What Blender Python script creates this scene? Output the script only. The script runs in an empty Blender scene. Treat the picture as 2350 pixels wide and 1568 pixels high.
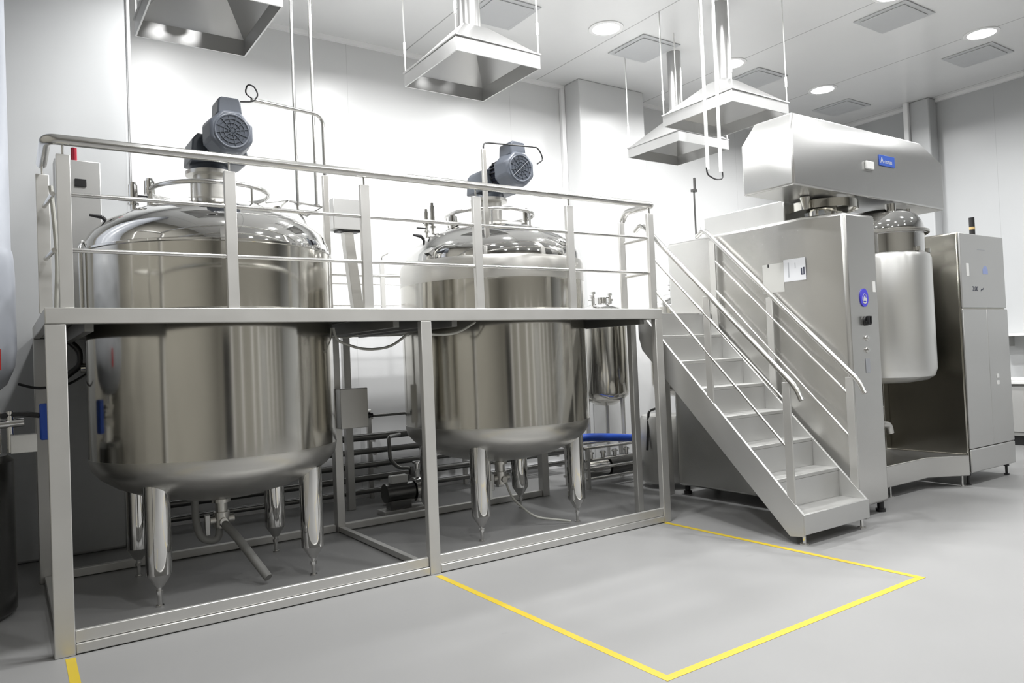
import bpy, bmesh, math, random
from mathutils import Vector, Matrix
random.seed(4)
PI = math.pi
S = bpy.context.scene
COL = S.collection

# ------------------------------------------------------------ camera, world, exposure, room lights
def make_camera():
    yaw, pitch, roll, f = 0.6001, 0.0215, -0.0427, 1718.06
    fw = Vector((math.sin(yaw)*math.cos(pitch), math.cos(yaw)*math.cos(pitch), math.sin(pitch)))
    r = Vector((math.cos(yaw), -math.sin(yaw), 0)); u = r.cross(fw)
    r2 = math.cos(roll)*r + math.sin(roll)*u
    u2 = -math.sin(roll)*r + math.cos(roll)*u
    cd = bpy.data.cameras.new('camera'); cam = bpy.data.objects.new('camera', cd); COL.objects.link(cam)
    M = Matrix(((r2.x, u2.x, -fw.x, -0.2146), (r2.y, u2.y, -fw.y, -5.0208), (r2.z, u2.z, -fw.z, 1.5996), (0, 0, 0, 1)))
    cam.matrix_world = M
    cd.sensor_width = 36; cd.lens = f/2350*36; cd.clip_start = 0.05
    S.camera = cam
make_camera()
w = bpy.data.worlds.new('world'); S.world = w; w.use_nodes = True
w.node_tree.nodes['Background'].inputs[0].default_value = (0.9, 0.95, 1, 1)
w.node_tree.nodes['Background'].inputs[1].default_value = 0.15
S.view_settings.view_transform = 'Standard'; S.view_settings.look = 'None'
S.view_settings.gamma = 1; S.view_settings.use_curve_mapping = False
S.view_settings.exposure = 0.0
S.cycles.diffuse_bounces = 2
LAMP_W = 108.0
COL_W = {1.45: .9, 3.7: 1.0, 5.95: 1.0, 8.25: .85, 10.4: .7}
ROW_W = {1.68: 1.0, -0.6: 1.0, -2.9: .6, -5.2: .2, -7.5: .3}   # the rear rows are dimmed
LX = (1.45, 3.7, 5.95, 8.25, 10.4); LY = (1.68, -0.6, -2.9, -5.2, -7.5)
ZC, YB, XR, XL, YF = 5.55, 3.5, 12.6, -1.05, -8.8

# ------------------------------------------------------------ materials
MATS = {}
def mat(name, col, rough=0.5, metal=0.0, noise=0.0, nscale=20.0, rnoise=0.0, spec=0.5, stretch=None, coat=0.0):
    m = bpy.data.materials.new(name); m.use_nodes = True
    nt = m.node_tree; b = nt.nodes['Principled BSDF']
    b.inputs['Base Color'].default_value = (*col, 1); b.inputs['Roughness'].default_value = rough
    b.inputs['Metallic'].default_value = metal; b.inputs['Specular IOR Level'].default_value = spec
    if coat: b.inputs['Coat Weight'].default_value = coat; b.inputs['Coat Roughness'].default_value = .08
    tc = nt.nodes.new('ShaderNodeTexCoord'); mp = nt.nodes.new('ShaderNodeMapping')
    nt.links.new(tc.outputs['Object'], mp.inputs[0])
    if stretch: mp.inputs['Scale'].default_value = stretch
    n = nt.nodes.new('ShaderNodeTexNoise'); n.inputs['Scale'].default_value = nscale; n.inputs['Detail'].default_value = 3
    nt.links.new(mp.outputs[0], n.inputs['Vector'])
    r = nt.nodes.new('ShaderNodeMapRange'); r.inputs[3].default_value = 1-noise; r.inputs[4].default_value = 1+noise
    nt.links.new(n.outputs['Fac'], r.inputs[0])
    mx = nt.nodes.new('ShaderNodeVectorMath'); mx.operation = 'SCALE'; mx.inputs[0].default_value = col
    nt.links.new(r.outputs[0], mx.inputs['Scale']); nt.links.new(mx.outputs[0], b.inputs['Base Color'])
    if rnoise:
        r2 = nt.nodes.new('ShaderNodeMapRange'); r2.inputs[3].default_value = max(0, rough-rnoise); r2.inputs[4].default_value = rough+rnoise
        nt.links.new(n.outputs['Fac'], r2.inputs[0]); nt.links.new(r2.outputs[0], b.inputs['Roughness'])
    MATS[name] = m
    return m
def emis(name, col, st):
    m = mat(name, col, .4)
    b = m.node_tree.nodes['Principled BSDF']
    b.inputs['Emission Color'].default_value = (*col, 1); b.inputs['Emission Strength'].default_value = st
    return m
STEEL = mat('brushed_steel', (.60, .59, .56), .30, 1, .04, 6, .05, stretch=(1, 1, 12))
FRAME = mat('frame_steel', (.62, .615, .595), .42, .8, .04, 5, .05)
POL = mat('polished_steel', (.62, .605, .56), .12, 1, .03, 3, .02)
MIRR = mat('mirror_steel', (.74, .735, .72), .05, 1, .02, 3, .01)
TUBE = mat('tube_steel', (.68, .675, .655), .2, 1, .03, 8, .03)
TREAD = mat('tread_steel', (.53, .53, .515), .42, .75, .10, 9, .08)
CAB = mat('cabinet_steel', (.57, .57, .56), .36, .8, .02, 2, .01)
HOOD = mat('hood_steel', (.52, .52, .515), .34, .8, .03, 3, .05)
MOT = mat('motor_paint', (.06, .07, .085), .42, 0, .08, 15)
MOTL = mat('motor_paint_light', (.095, .107, .13), .4, 0, .08, 15)
GRILL = mat('motor_grille', (.04, .048, .065), .45, 0, .3, 60)
BLACK = mat('black_plastic', (.015, .015, .016), .35)
RUB = mat('grey_rubber', (.22, .22, .21), .5, 0, .05)
WHITEP = mat('white_plastic', (.78, .78, .76), .4)
CABLEW = mat('pale_cable', (.5, .5, .46), .45)
PAPER = mat('paper', (.58, .59, .61), .6, 0, .01)
PAPER2 = mat('cream_paper', (.44, .44, .42), .6, 0, .01)
INK = mat('ink_grey', (.35, .36, .38), .6)
INKD = mat('ink_dark', (.03, .035, .06), .5)
BLUE = mat('blue_plate', (.05, .12, .50), .3)
BLUE2 = mat('blue_badge', (.07, .06, .62), .3)
BLUEH = mat('blue_hose', (.02, .08, .45), .35)
PALEB = mat('pale_blue_sticker', (.28, .34, .58), .5)
RED = mat('red_lens', (.35, .01, .03), .2)
REDT = mat('red_tape', (.45, .02, .02), .5)
YEL = mat('yellow_tape', (.46, .34, .02), .5, 0, .06, 8)
SILO = mat('white_enamel', (.36, .38, .42), .3, 0, .02)
DECKM = mat('deck_plate_steel', (.22, .22, .21), .5, .8, .05, 6)  # deck and beam colour darkened to deepen the shade underneath
DARKP = mat('dark_pipe_steel', (.17, .17, .165), .3, 1, .05, 6)  # shade under the deck is put into the pipes' colour
LAMPM = emis('lamp_diffuser', (1, 1, 1), 9)

def seam_mat(name, col, rough, sx, sy, sz, offs=(0, 0, 0), wd=.006, dark=.62, noise=.02):
    m = mat(name, col, rough, 0, noise, 2.0, .04)
    nt = m.node_tree; b = nt.nodes['Principled BSDF']
    src = b.inputs['Base Color'].links[0].from_socket
    geo = nt.nodes.new('ShaderNodeNewGeometry'); sp = nt.nodes.new('ShaderNodeSeparateXYZ')
    nt.links.new(geo.outputs['Position'], sp.inputs[0])
    tot = None
    for i, s in enumerate((sx, sy, sz)):
        if not s: continue
        a = nt.nodes.new('ShaderNodeMath'); a.operation = 'SUBTRACT'; a.inputs[1].default_value = offs[i]
        nt.links.new(sp.outputs[i], a.inputs[0])
        q = nt.nodes.new('ShaderNodeMath'); q.operation = 'PINGPONG'; q.inputs[1].default_value = s/2
        nt.links.new(a.outputs[0], q.inputs[0])
        l = nt.nodes.new('ShaderNodeMath'); l.operation = 'LESS_THAN'; l.inputs[1].default_value = wd
        nt.links.new(q.outputs[0], l.inputs[0])
        if tot is None: tot = l.outputs[0]
        else:
            mx = nt.nodes.new('ShaderNodeMath'); mx.operation = 'MAXIMUM'
            nt.links.new(tot, mx.inputs[0]); nt.links.new(l.outputs[0], mx.inputs[1]); tot = mx.outputs[0]
    mix = nt.nodes.new('ShaderNodeMix'); mix.data_type = 'RGBA'
    nt.links.new(tot, mix.inputs[0]); nt.links.new(src, mix.inputs[6])
    mix.inputs[7].default_value = (*(c*dark for c in col), 1)
    nt.links.new(mix.outputs[2], b.inputs['Base Color'])
    return m
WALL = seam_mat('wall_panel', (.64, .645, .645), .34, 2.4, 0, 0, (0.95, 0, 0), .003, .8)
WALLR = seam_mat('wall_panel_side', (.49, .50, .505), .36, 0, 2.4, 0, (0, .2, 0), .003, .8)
WALLF = mat('wall_beige', (.27, .26, .23), .5, 0, .05, 1)
CEIL = seam_mat('ceiling_panel', (.74, .745, .745), .2, 2.08, 0, 0, (6.2, 0, 0), .008, .55)
COVE = mat('white_coving', (.85, .85, .85), .35)

def floor_mat():
    m = mat('floor_epoxy', (.23, .23, .228), .45, 0, .05, 1.3, .05, spec=.3)
    nt = m.node_tree; b = nt.nodes['Principled BSDF']; src = b.inputs['Base Color'].links[0].from_socket
    geo = nt.nodes.new('ShaderNodeNewGeometry')
    mp = nt.nodes.new('ShaderNodeMapping'); mp.inputs['Scale'].default_value = (2.2, 7, 1); mp.inputs['Rotation'].default_value = (0, 0, .35)
    n = nt.nodes.new('ShaderNodeTexNoise'); n.inputs['Scale'].default_value = 1.6; n.inputs['Detail'].default_value = 4
    nt.links.new(geo.outputs['Position'], mp.inputs[0]); nt.links.new(mp.outputs[0], n.inputs['Vector'])
    r = nt.nodes.new('ShaderNodeValToRGB'); r.color_ramp.elements[0].position = .70; r.color_ramp.elements[1].position = .78
    nt.links.new(n.outputs['Fac'], r.inputs[0])
    mix = nt.nodes.new('ShaderNodeMix'); mix.data_type = 'RGBA'; nt.links.new(r.outputs[0], mix.inputs[0])
    nt.links.new(src, mix.inputs[6]); mix.inputs[7].default_value = (.195, .195, .192, 1)
    nt.links.new(mix.outputs[2], b.inputs['Base Color'])
    return m
FLOOR = floor_mat()

# ------------------------------------------------------------ mesh helpers
def wl(o):
    v = Vector((0, 0, 0))
    while o is not None:
        v = v + o.location; o = o.parent
    return v
class MB:
    def __init__(s): s.v = []; s.f = []
    def add(s, vs, fs):
        k = len(s.v); s.v += [Vector(a) for a in vs]; s.f += [[i+k for i in f] for f in fs]; return s
    def box(s, x0, x1, y0, y1, z0, z1):
        return s.add([(x0,y0,z0),(x1,y0,z0),(x1,y1,z0),(x0,y1,z0),(x0,y0,z1),(x1,y0,z1),(x1,y1,z1),(x0,y1,z1)],
                     [(0,3,2,1),(4,5,6,7),(0,1,5,4),(1,2,6,5),(2,3,7,6),(3,0,4,7)])
    def hexa(s, p):   # 8 points, bottom 4 then top 4
        return s.add(p, [(0,3,2,1),(4,5,6,7),(0,1,5,4),(1,2,6,5),(2,3,7,6),(3,0,4,7)])
    def cyl(s, p0, p1, r0, r1=None, n=24, caps=True):
        p0 = Vector(p0); p1 = Vector(p1); r1 = r0 if r1 is None else r1
        d = (p1-p0).normalized(); a = d.orthogonal().normalized(); b = d.cross(a)
        vs = []
        for p, r in ((p0, r0), (p1, r1)):
            for i in range(n):
                t = 2*PI*i/n; vs.append(p + (a*math.cos(t)+b*math.sin(t))*r)
        fs = [(i, (i+1) % n, n+(i+1) % n, n+i) for i in range(n)]
        if caps: fs += [tuple(range(n-1, -1, -1)), tuple(range(n, 2*n))]
        return s.add(vs, fs)
    def tube(s, pts, r, n=12, bend=0.0, closed=False):
        pts = [Vector(p) for p in pts]
        if bend and not closed:
            out = [pts[0]]
            for i in range(1, len(pts)-1):
                a, b, c = pts[i-1], pts[i], pts[i+1]
                u = (a-b); v = (c-b); L = min(bend, u.length*.49, v.length*.49)
                A = b+u.normalized()*L; B = b+v.normalized()*L
                for k in range(7):
                    t = k/6; out.append(A*(1-t)**2+b*2*t*(1-t)+B*t*t)
            out.append(pts[-1]); pts = out
        m = len(pts); vs = []; prev = None
        for i in range(m):
            if closed: d = (pts[(i+1) % m]-pts[i-1]).normalized()
            else: d = (pts[min(i+1, m-1)]-pts[max(i-1, 0)]).normalized()
            if prev is None: a = d.orthogonal().normalized()
            else: a = (prev - d*prev.dot(d)).normalized()
            prev = a; b = d.cross(a)
            for k in range(n):
                t = 2*PI*k/n; vs.append(pts[i]+(a*math.cos(t)+b*math.sin(t))*r)
        fs = []
        for i in range(m if closed else m-1):
            j = (i+1) % m
            for k in range(n): fs.append((i*n+k, i*n+(k+1) % n, j*n+(k+1) % n, j*n+k))
        if not closed: fs += [tuple(range(n-1, -1, -1)), tuple(range((m-1)*n, m*n))]
        return s.add(vs, fs)
    def lathe(s, c, prof, n=64, close=False):
        c = Vector(c); vs = []; fs = []; m = len(prof)
        for (r, z) in prof:
            for k in range(n):
                t = 2*PI*k/n; vs.append(c+Vector((max(r, 1e-4)*math.cos(t), max(r, 1e-4)*math.sin(t), z)))
        for i in range(m-1 if not close else m):
            j = (i+1) % m
            for k in range(n): fs.append((i*n+k, i*n+(k+1) % n, j*n+(k+1) % n, j*n+k))
        return s.add(vs, fs)
    def prism(s, poly, axis, a0, a1):   # poly of 2D points in the two other axes
        def P(p, a):
            return {0: (a, p[0], p[1]), 1: (p[0], a, p[1]), 2: (p[0], p[1], a)}[axis]
        n = len(poly)
        return s.add([P(p, a0) for p in poly]+[P(p, a1) for p in poly],
                     [tuple(range(n-1, -1, -1)), tuple(range(n, 2*n))]+[(i, (i+1) % n, n+(i+1) % n, n+i) for i in range(n)])
    def build(s, name, m, parent=None, bevel=0.0, angle=38, kind=None):
        me = bpy.data.meshes.new(name); off = wl(parent)
        loc = Vector((0, 0, 0))
        if parent is None:
            xs = [v for v in s.v]; loc = Vector((sum(v.x for v in xs)/len(xs), sum(v.y for v in xs)/len(xs), min(v.z for v in xs)))
            off = loc
        me.from_pydata([v-off for v in s.v], [], s.f); me.update()
        bm = bmesh.new(); bm.from_mesh(me); bmesh.ops.recalc_face_normals(bm, faces=bm.faces); bm.to_mesh(me); bm.free()
        me.shade_smooth(); me.set_sharp_from_angle(angle=math.radians(angle))
        me.materials.append(m)
        o = bpy.data.objects.new(name, me); COL.objects.link(o); o.location = loc
        if parent is not None: o.parent = parent
        if bevel:
            bv = o.modifiers.new('bevel', 'BEVEL'); bv.width = bevel; bv.segments = 2; bv.limit_method = 'ANGLE'; bv.angle_limit = math.radians(40)
        if kind: o['kind'] = kind
        return o
def thing(name, loc, label, cat, group=None):
    o = bpy.data.objects.new(name, None); COL.objects.link(o); o.location = loc; o.empty_display_size = .1
    return tag(o, label, cat, group)
def tag(o, label, cat, group=None):
    o['label'] = label; o['category'] = cat
    if group: o['group'] = group
    return o
def dup(o, loc, label=None):
    def cp(x, par):
        c = x.copy(); COL.objects.link(c); c.parent = par
        for ch in list(KIDS(x)): cp(ch, c)
        return c
    r = cp(o, None); r.location = loc
    if label: r['label'] = label
    return r
def KIDS(x): return [c for c in bpy.data.objects if c.parent == x]
def text(txt, name, m, parent, origin, xdir, updir, size, depth=.0008):
    cu = bpy.data.curves.new('txt', 'FONT'); cu.body = txt; cu.size = size; cu.extrude = depth; cu.align_x = 'CENTER'; cu.align_y = 'CENTER'
    t = bpy.data.objects.new('txt', cu); COL.objects.link(t)
    dg = bpy.context.evaluated_depsgraph_get(); me = bpy.data.meshes.new_from_object(t.evaluated_get(dg))
    COL.objects.unlink(t); bpy.data.objects.remove(t)
    x = Vector(xdir).normalized(); u = Vector(updir).normalized(); z = x.cross(u)
    off = Vector(origin)-wl(parent)
    for v in me.vertices: v.co = off + x*v.co.x + u*v.co.y + z*v.co.z
    me.materials.clear(); me.materials.append(m)
    o = bpy.data.objects.new(name, me); COL.objects.link(o); o.parent = parent
    return o

# ------------------------------------------------------------ room shell
def struct(name, mb, m, bevel=0):
    return mb.build(name, m, None, bevel, kind='structure')
struct('floor', MB().box(XL-.2, XR+.2, YF-.2, YB+.2, -.2, 0), FLOOR)
struct('ceiling', MB().box(XL-.2, XR+.2, YF-.2, YB+.2, ZC, ZC+.2), CEIL)
struct('wall_back', MB().box(XL-.2, XR+.2, YB, YB+.2, 0, ZC), WALL)
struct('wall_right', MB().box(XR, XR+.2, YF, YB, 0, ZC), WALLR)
struct('wall_left', MB().box(XL-.2, XL, YF, YB, 0, ZC), WALLF)
struct('wall_front', MB().box(XL-.2, XR+.2, YF-.2, YF, 0, ZC), WALLF)
struct('trim_1', MB().box(6.70, 7.97, 3.12, YB, 0, ZC), WALL, .012)          # boxed pillar on the back wall
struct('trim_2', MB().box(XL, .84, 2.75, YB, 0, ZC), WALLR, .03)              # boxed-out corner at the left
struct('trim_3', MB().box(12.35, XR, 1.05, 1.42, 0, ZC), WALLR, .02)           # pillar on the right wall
struct('trim_4', MB().box(.84, 6.70, YB-.05, YB, ZC-.05, ZC), COVE)
struct('trim_5', MB().box(7.97, XR, YB-.05, YB, ZC-.05, ZC), COVE)
struct('trim_6', MB().box(XR-.05, XR, 1.42, YB, ZC-.05, ZC), COVE)
struct('trim_7', MB().box(XR-.05, XR, YF, 1.05, ZC-.05, ZC), COVE)
struct('trim_8', MB().box(.842, .87, 2.73, 2.77, 0, ZC), COVE, .008)
struct('trim_9', MB().box(6.63, 6.698, 3.44, YB, 0, ZC-.05), COVE, .008)
struct('trim_10', MB().box(12.28, 12.348, 1.36, 1.44, 0, ZC), COVE, .008)
for i, x in enumerate((1.2, 2.6, 4.4, 5.6, 7.4, 8.4, 9.6, 11.2)): struct('trim_%d' % (i+11), MB().box(x, x+.22, YF, YF+.06, .1, 2.7), COVE)  # unseen white strips added to give the tanks vertical reflected streaks
struct('reflection_door_2', MB().box(6.1, 7.1, YF, YF+.05, 0, 2.3), CAB)  # unseen door added to vary what the tanks reflect
struct('reflection_door_3', MB().box(.0, 1.0, YF, YF+.05, 0, 2.3), BLACK)  # unseen black door, added as a dark reflection for the tanks
struct('baseboard_back', MB().box(.84, 6.70, YB-.04, YB, 0, .1), COVE)
struct('baseboard_back.001', MB().box(7.97, XR, YB-.04, YB, 0, .1), COVE)
struct('baseboard_right', MB().box(XR-.04, XR, YF, 1.05, 0, .1), COVE)
d = MB().box(9.55, 11.3, YB-.025, YB-.002, 0, 3.66)
struct('door_1', d, WALL, .006)

# downlights in the ceiling: housing, diffuser and the lamp itself
def downlight(x, y, label):
    t = thing('ceiling_downlight', (x, y, ZC), label, 'ceiling light', 'round downlights in the ceiling')
    MB().lathe((x, y, ZC), [(.165, -.014), (.21, -.010), (.21, 0), (.165, 0)], 40, True).build('trim_ring', COVE, t)
    MB().cyl((x, y, ZC-.004), (x, y, ZC-.009), .165, n=40).build('diffuser', LAMPM, t)
    ld = bpy.data.lights.new('lamp', 'AREA'); ld.shape = 'DISK'; ld.size = .32; ld.energy = LAMP_W*ROW_W[y]*COL_W[x]; ld.spread = math.radians(156); ld.color = (1, 1, 1)
    lo = bpy.data.objects.new('lamp', ld); COL.objects.link(lo); lo.parent = t; lo.location = (0, 0, -.016)
    return t
names = {(5.95, 1.68): 'large bright round ceiling downlight nearest the top centre of the photo',
         (8.25, 1.68): 'bright round ceiling downlight half behind the round exhaust duct',
         (10.4, 1.68): 'bright round ceiling downlight above the sloped mixer head',
         (10.4, -.6): 'bright round ceiling downlight at the upper right near the side wall',
         (8.25, -.6): 'round ceiling downlight at the top edge beside the square air vent'}
RN = ('in the back row', 'in the row over the platform front', 'in the row over the yellow tape', 'in the row over the camera', 'in the row at the near end')
CN = ('first from the left wall', 'second from the left wall', 'third from the left wall', 'fourth from the left wall', 'nearest the right wall')
for x in LX:
    for y in LY:
        if y < -6 and x > 9: continue
        downlight(x, y, names.get((x, y), 'round ceiling downlight '+RN[LY.index(y)]+', '+CN[LX.index(x)]))

# square air vents
VENT = mat('vent_panel', (.50, .51, .52), .45, 0, .02)
vl = {(6.8, 1.9): 'square grey ceiling vent beyond the large central downlight',
      (9.05, 1.9): 'square grey ceiling vent beyond the round exhaust duct',
      (11.5, 2.05): 'square grey ceiling vent above the mixer head near the far corner',
      (8.87, -.28): 'square grey ceiling vent at the top edge above the mixer',
      (11.15, -.22): 'square grey ceiling vent at the upper right beside the side wall',
      (4.6, 1.95): 'square grey ceiling vent behind the middle exhaust hood'}
for (x, y), lb in vl.items():
    t = thing('ceiling_vent', (x, y, ZC), lb, 'air vent', 'square air vents in the ceiling')
    MB().box(x-.33, x+.33, y-.33, y+.33, ZC-.014, ZC-.001).build('vent_plate', VENT, t, .004)
    MB().box(x-.27, x+.27, y-.27, y+.27, ZC-.024, ZC-.0145).build('diffuser_plate', VENT, t, .004)

# ------------------------------------------------------------ floor tape
def tape(pts, width, name, label):
    mb = MB()
    pts = [Vector((*p, 0)) for p in pts]
    for i in range(len(pts)-1):
        a, b = pts[i], pts[i+1]; d = (b-a).normalized(); n = Vector((-d.y, d.x, 0))*width/2
        a = a-d*width*.5*(i > 0); b = b+d*width*.5*(i < len(pts)-2)
        z0, z1 = Vector((0, 0, .0004+.0003*i)), Vector((0, 0, .0012+.0003*i))
        mb.hexa([a-n+z0, b-n+z0, b+n+z0, a+n+z0, a-n+z1, b-n+z1, b+n+z1, a+n+z1])
    return tag(mb.build(name, YEL), label, 'floor marking')
tape([(2.44, -.04), (2.44, -2.36), (4.87, -2.34), (4.87, .0)], .05, 'floor_marking', 'yellow tape rectangle on the floor in front of the staircase')
tape([(.075, -.03), (.06, -1.3)], .05, 'floor_marking', 'short yellow tape strip running from the left platform leg to the bottom edge')

# ------------------------------------------------------------ platform
T1 = (1.18, 1.12); T2 = (3.77, 1.10); R = .89; DX = 4.95; DY = 1.98
def deck_plate(x0, x1, y0, y1, z0, z1, holes, r):
    mb = MB(); n = 48
    # rectangular strips between holes so that the plate keeps round openings
    xs = [x0]; cells = []
    cuts = [x0, (holes[0][0]+holes[1][0])/2, x1]
    for (cx, cy), a, b in zip(holes, cuts[:-1], cuts[1:]):
        ring = []; out = []
        for k in range(n):
            t = 2*PI*k/n; c, s = math.cos(t), math.sin(t)
            ring.append((cx+r*c, cy+r*s))
            tx = ((b-cx)/c if c > 1e-6 else ((a-cx)/c if c < -1e-6 else 1e9)); ty = ((y1-cy)/s if s > 1e-6 else ((y0-cy)/s if s < -1e-6 else 1e9))
            q = min(tx, ty); out.append((cx+q*c, cy+q*s))
        # insert corners
        for z in (z0, z1):
            for k in range(n):
                j = (k+1) % n; p, q = out[k], out[j]
                vs = [(*ring[k], z), (*ring[j], z), (*q, z)]
                if abs(p[0]-q[0]) > 1e-5 and abs(p[1]-q[1]) > 1e-5:
                    cxn = a if min(abs(p[0]-a), abs(q[0]-a)) < 1e-5 else b; cyn = y0 if min(abs(p[1]-y0), abs(q[1]-y0)) < 1e-5 else y1
                    vs.append((cxn, cyn, z))
                vs.append((*p, z)); mb.add(vs, [tuple(range(len(vs)))])
        for k in range(n):
            j = (k+1) % n; mb.add([(*ring[k], z0), (*ring[j], z0), (*ring[j], z1), (*ring[k], z1)], [(0, 1, 2, 3)])
    return mb
plat = thing('platform', (2.47, 0, 0), 'long stainless steel work platform around the two big tanks', 'platform')
deck_plate(.06, DX-.06, .06, DY-.04, 1.965, 1.985, (T1, T2), .915).build('deck', DECKM, plat)
MB().box(.055, DX, DY+.002, 2.74, 1.93, 1.985).box(.86, DX, 2.74, 2.90, 1.93, 1.985).build('rear_walkway', DECKM, plat)
MB().box(5.0, 5.98, .42, DY, 1.93, 1.99).build('landing', TREAD, plat, .004)
MB().box(0, DX, 0, .05, 1.905, 2.0).build('fascia', FRAME, plat, .006)
MB().box(0, DX, DY-.05, DY, 1.905, 2.0).build('fascia', FRAME, plat, .006)
MB().box(0, .05, .052, DY-.052, 1.905, 2.0).build('fascia', FRAME, plat, .006)
MB().box(DX-.05, DX, .052, DY-.052, 1.905, 2.0).build('fascia', FRAME, plat, .006)
MB().box(.86, DX, 2.902, 2.94, 1.905, 2.0).build('fascia', FRAME, plat, .006)
for x in (.9, 2.9, 4.86): MB().box(x, x+.08, 2.82, 2.90, 0, 1.929).build('post', FRAME, plat, .005)
for x0, x1, y0, y1, z0 in ((0.0, .105, 0.002, .06, 0), (2.40, 2.49, .002, .06, 0), (4.86, DX, .002, .06, 0), (0, .09, DY-.09, DY, 0), (2.41, 2.49, DY-.09, DY, 0), (4.86, DX, DY-.09, DY, 0), (4.88, DX, .36, .42, 0), (5.90, 5.98, .93, 1.01, 0)):
    MB().box(x0, x1, y0, y1, z0, 1.904 if x0 < 5 else 1.929).build('post', FRAME, plat, .005)
for a, b in ((.107, 2.398), (2.492, 4.858)):
    MB().box(a, b, .004, .056, 0.006, .062).build('base_rail', FRAME, plat, .005)
    MB().box(a, b, .018, .05, .064, .135).build('base_rail', FRAME, plat, .005)
    MB().box(a, b, DY-.07, DY-.01, 0.004, .07).build('base_rail', FRAME, plat, .005)
for x in (.03, 2.42, 4.89):
    MB().box(x, x+.05, .065, .355 if x > 4 else DY-.095, 0.006, .055).build('base_rail', FRAME, plat, .004)
MB().box(2.44, 2.49, .06, DY-.06, 1.86, 1.955).build('cross_beam', DECKM, plat, .004)
for x in (.2, 2.2, 2.7, 4.72):
    MB().box(x, x+.05, .06, DY-.06, 1.86, 1.955).build('cross_beam', DECKM, plat, .004)

# guard rail along the front edge
gr = thing('guard_rail', (2.47, .03, 2.0), 'stainless steel guard rail with round handrail along the platform front', 'railing')
MB().tube([(.03, .55, 2.96), (.03, .03, 2.985), (DX-.03, .03, 2.985), (DX-.03, .40, 2.985), (DX-.03, .46, 2.90)], .031, 16, .06).build('handrail', TUBE, gr)
px = [(.115, .04), (1.055, .04), (2.0, .04), (2.955, .04), (3.905, .04), (4.87, .03)]
for x, y in px:
    hw = .036
    MB().box(x-hw, x+hw, y-.018, y+.018, 2.001, 2.9).build('rail_post', FRAME, gr, .003)
    MB().cyl((x, y, 2.9), (x, y, 2.965), .007, n=10).build('stem', TUBE, gr)
for i in range(5):
    a, b = px[i][0]+.037, px[i+1][0]-.037
    for z in (2.67, 2.34):
        MB().cyl((a, .04, z), (b, .04, z), .0135, n=14).build('mid_rail', TUBE, gr)
for x, y in ((.03, .5), (4.87, .42)):
    MB().box(x-.036, x+.036, y-.012, y+.012, 2.001, 2.88).build('rail_post', FRAME, gr, .003)
    MB().cyl((x+(.0 if x < 1 else .03), y, 2.88), (x+(.0 if x < 1 else .03), y, 2.955), .007, n=10).build('stem', TUBE, gr)
for z in (2.67, 2.34):
    MB().cyl((4.87, .06, z), (4.87, .38, z), .0135, n=14).build('mid_rail', TUBE, gr)
    MB().cyl((.06, .06, z), (.035, .46, z), .0135, n=14).build('mid_rail', TUBE, gr)
# rear rail seen between the tanks
rr = thing('guard_rail', (2.8, 2.865, 2.0), 'thin steel guard rail at the rear edge between the two tanks', 'railing')
RX = 3.42
MB().box(RX-.025, RX+.025, 2.85, 2.88, 2.001, 2.78).build('rail_post', FRAME, rr, .003)
MB().tube([(RX, 2.865, 2.78), (RX, 2.865, 2.82), (RX+.08, 2.865, 2.86)], .009, 8, .02).build('stem', TUBE, rr)
for z, r_ in ((2.60, .02), (2.50, .009), (2.26, .009)):
    MB().cyl((.95, 2.865, z), (4.9, 2.865, z), r_, n=10).build('mid_rail', TUBE, rr)
for x in (.95, 4.9):
    MB().box(x-.02, x+.02, 2.85, 2.88, 2.001, 2.62).build('rail_post', FRAME, rr, .003)

# ------------------------------------------------------------ staircase
st = thing('staircase', (5.48, -.5, 0), 'stainless steel staircase with seven treads and handrails going up to the platform', 'staircase')
XLs, XRs = 5.03, 5.93
def zt(y): return .25+(y+1.36)*1.044
for x0 in (XLs-.012, XRs-.012):
    poly = [(-1.36, .075), (-1.23, .06), (.36, 1.62), (.40, 1.75), (.40, 1.99), (.36, 1.99), (-1.36, .25)]
    MB().prism(poly, 0, x0, x0+.024).build('stringer', CAB, st, .003)
for k in range(7):
    z = .25*(k+1); yf = -1.355+.245*k
    mb = MB().box(XLs+.013, XRs-.013, yf, yf+.27, z-.03, z)
    mb.build('tread', TREAD, st, .004)
    mb = MB().box(XLs+.013, XRs-.013, yf+.245, yf+.262, z+.001, z+.219)
    mb.build('riser', CAB, st)
MB().box(XLs-.01, XRs+.01, -1.372, -1.358, .09, .25).build('riser', CAB, st, .003)
for x, y in ((XLs+.03, -1.33), (XRs-.05, -1.33)):
    f = MB().cyl((x, y, 0.012), (x, y, .215), .014, n=12); f.cyl((x, y, 0), (x, y, .014), .035, n=16); f.build('foot', MIRR, st)
for x, sgn in ((XLs, -1), (XRs, 1)):
    xr = x+.0
    MB().tube([(xr, .40, 2.80), (xr, .30, 2.86), (xr, -1.34, 1.27), (xr, -1.39, 1.16)], .024, 14, .06).build('handrail', TUBE, st)
    for a, b in (((.17, 2.51), (-1.22, 1.17)), ((.17, 2.20), (-1.22, .79))):
        MB().cyl((xr, a[0], a[1]), (xr, b[0], b[1]), .012, n=12).build('mid_rail', TUBE, st)
    for y in (-1.255, -.47, .2):
        if x == XLs and y > 0: continue
        MB().box(xr-.009, xr+.009, y-.036, y+.036, max(.30, zt(y)-.22), 2.9-(.2-y)*.98-.17).build('rail_post', FRAME, st, .003)
        zz = 2.73-(.2-y)*.98
        MB().cyl((xr, y, zz-.01), (xr, y, zz+.045), .007, n=8).build('stem', TUBE, st)

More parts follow.
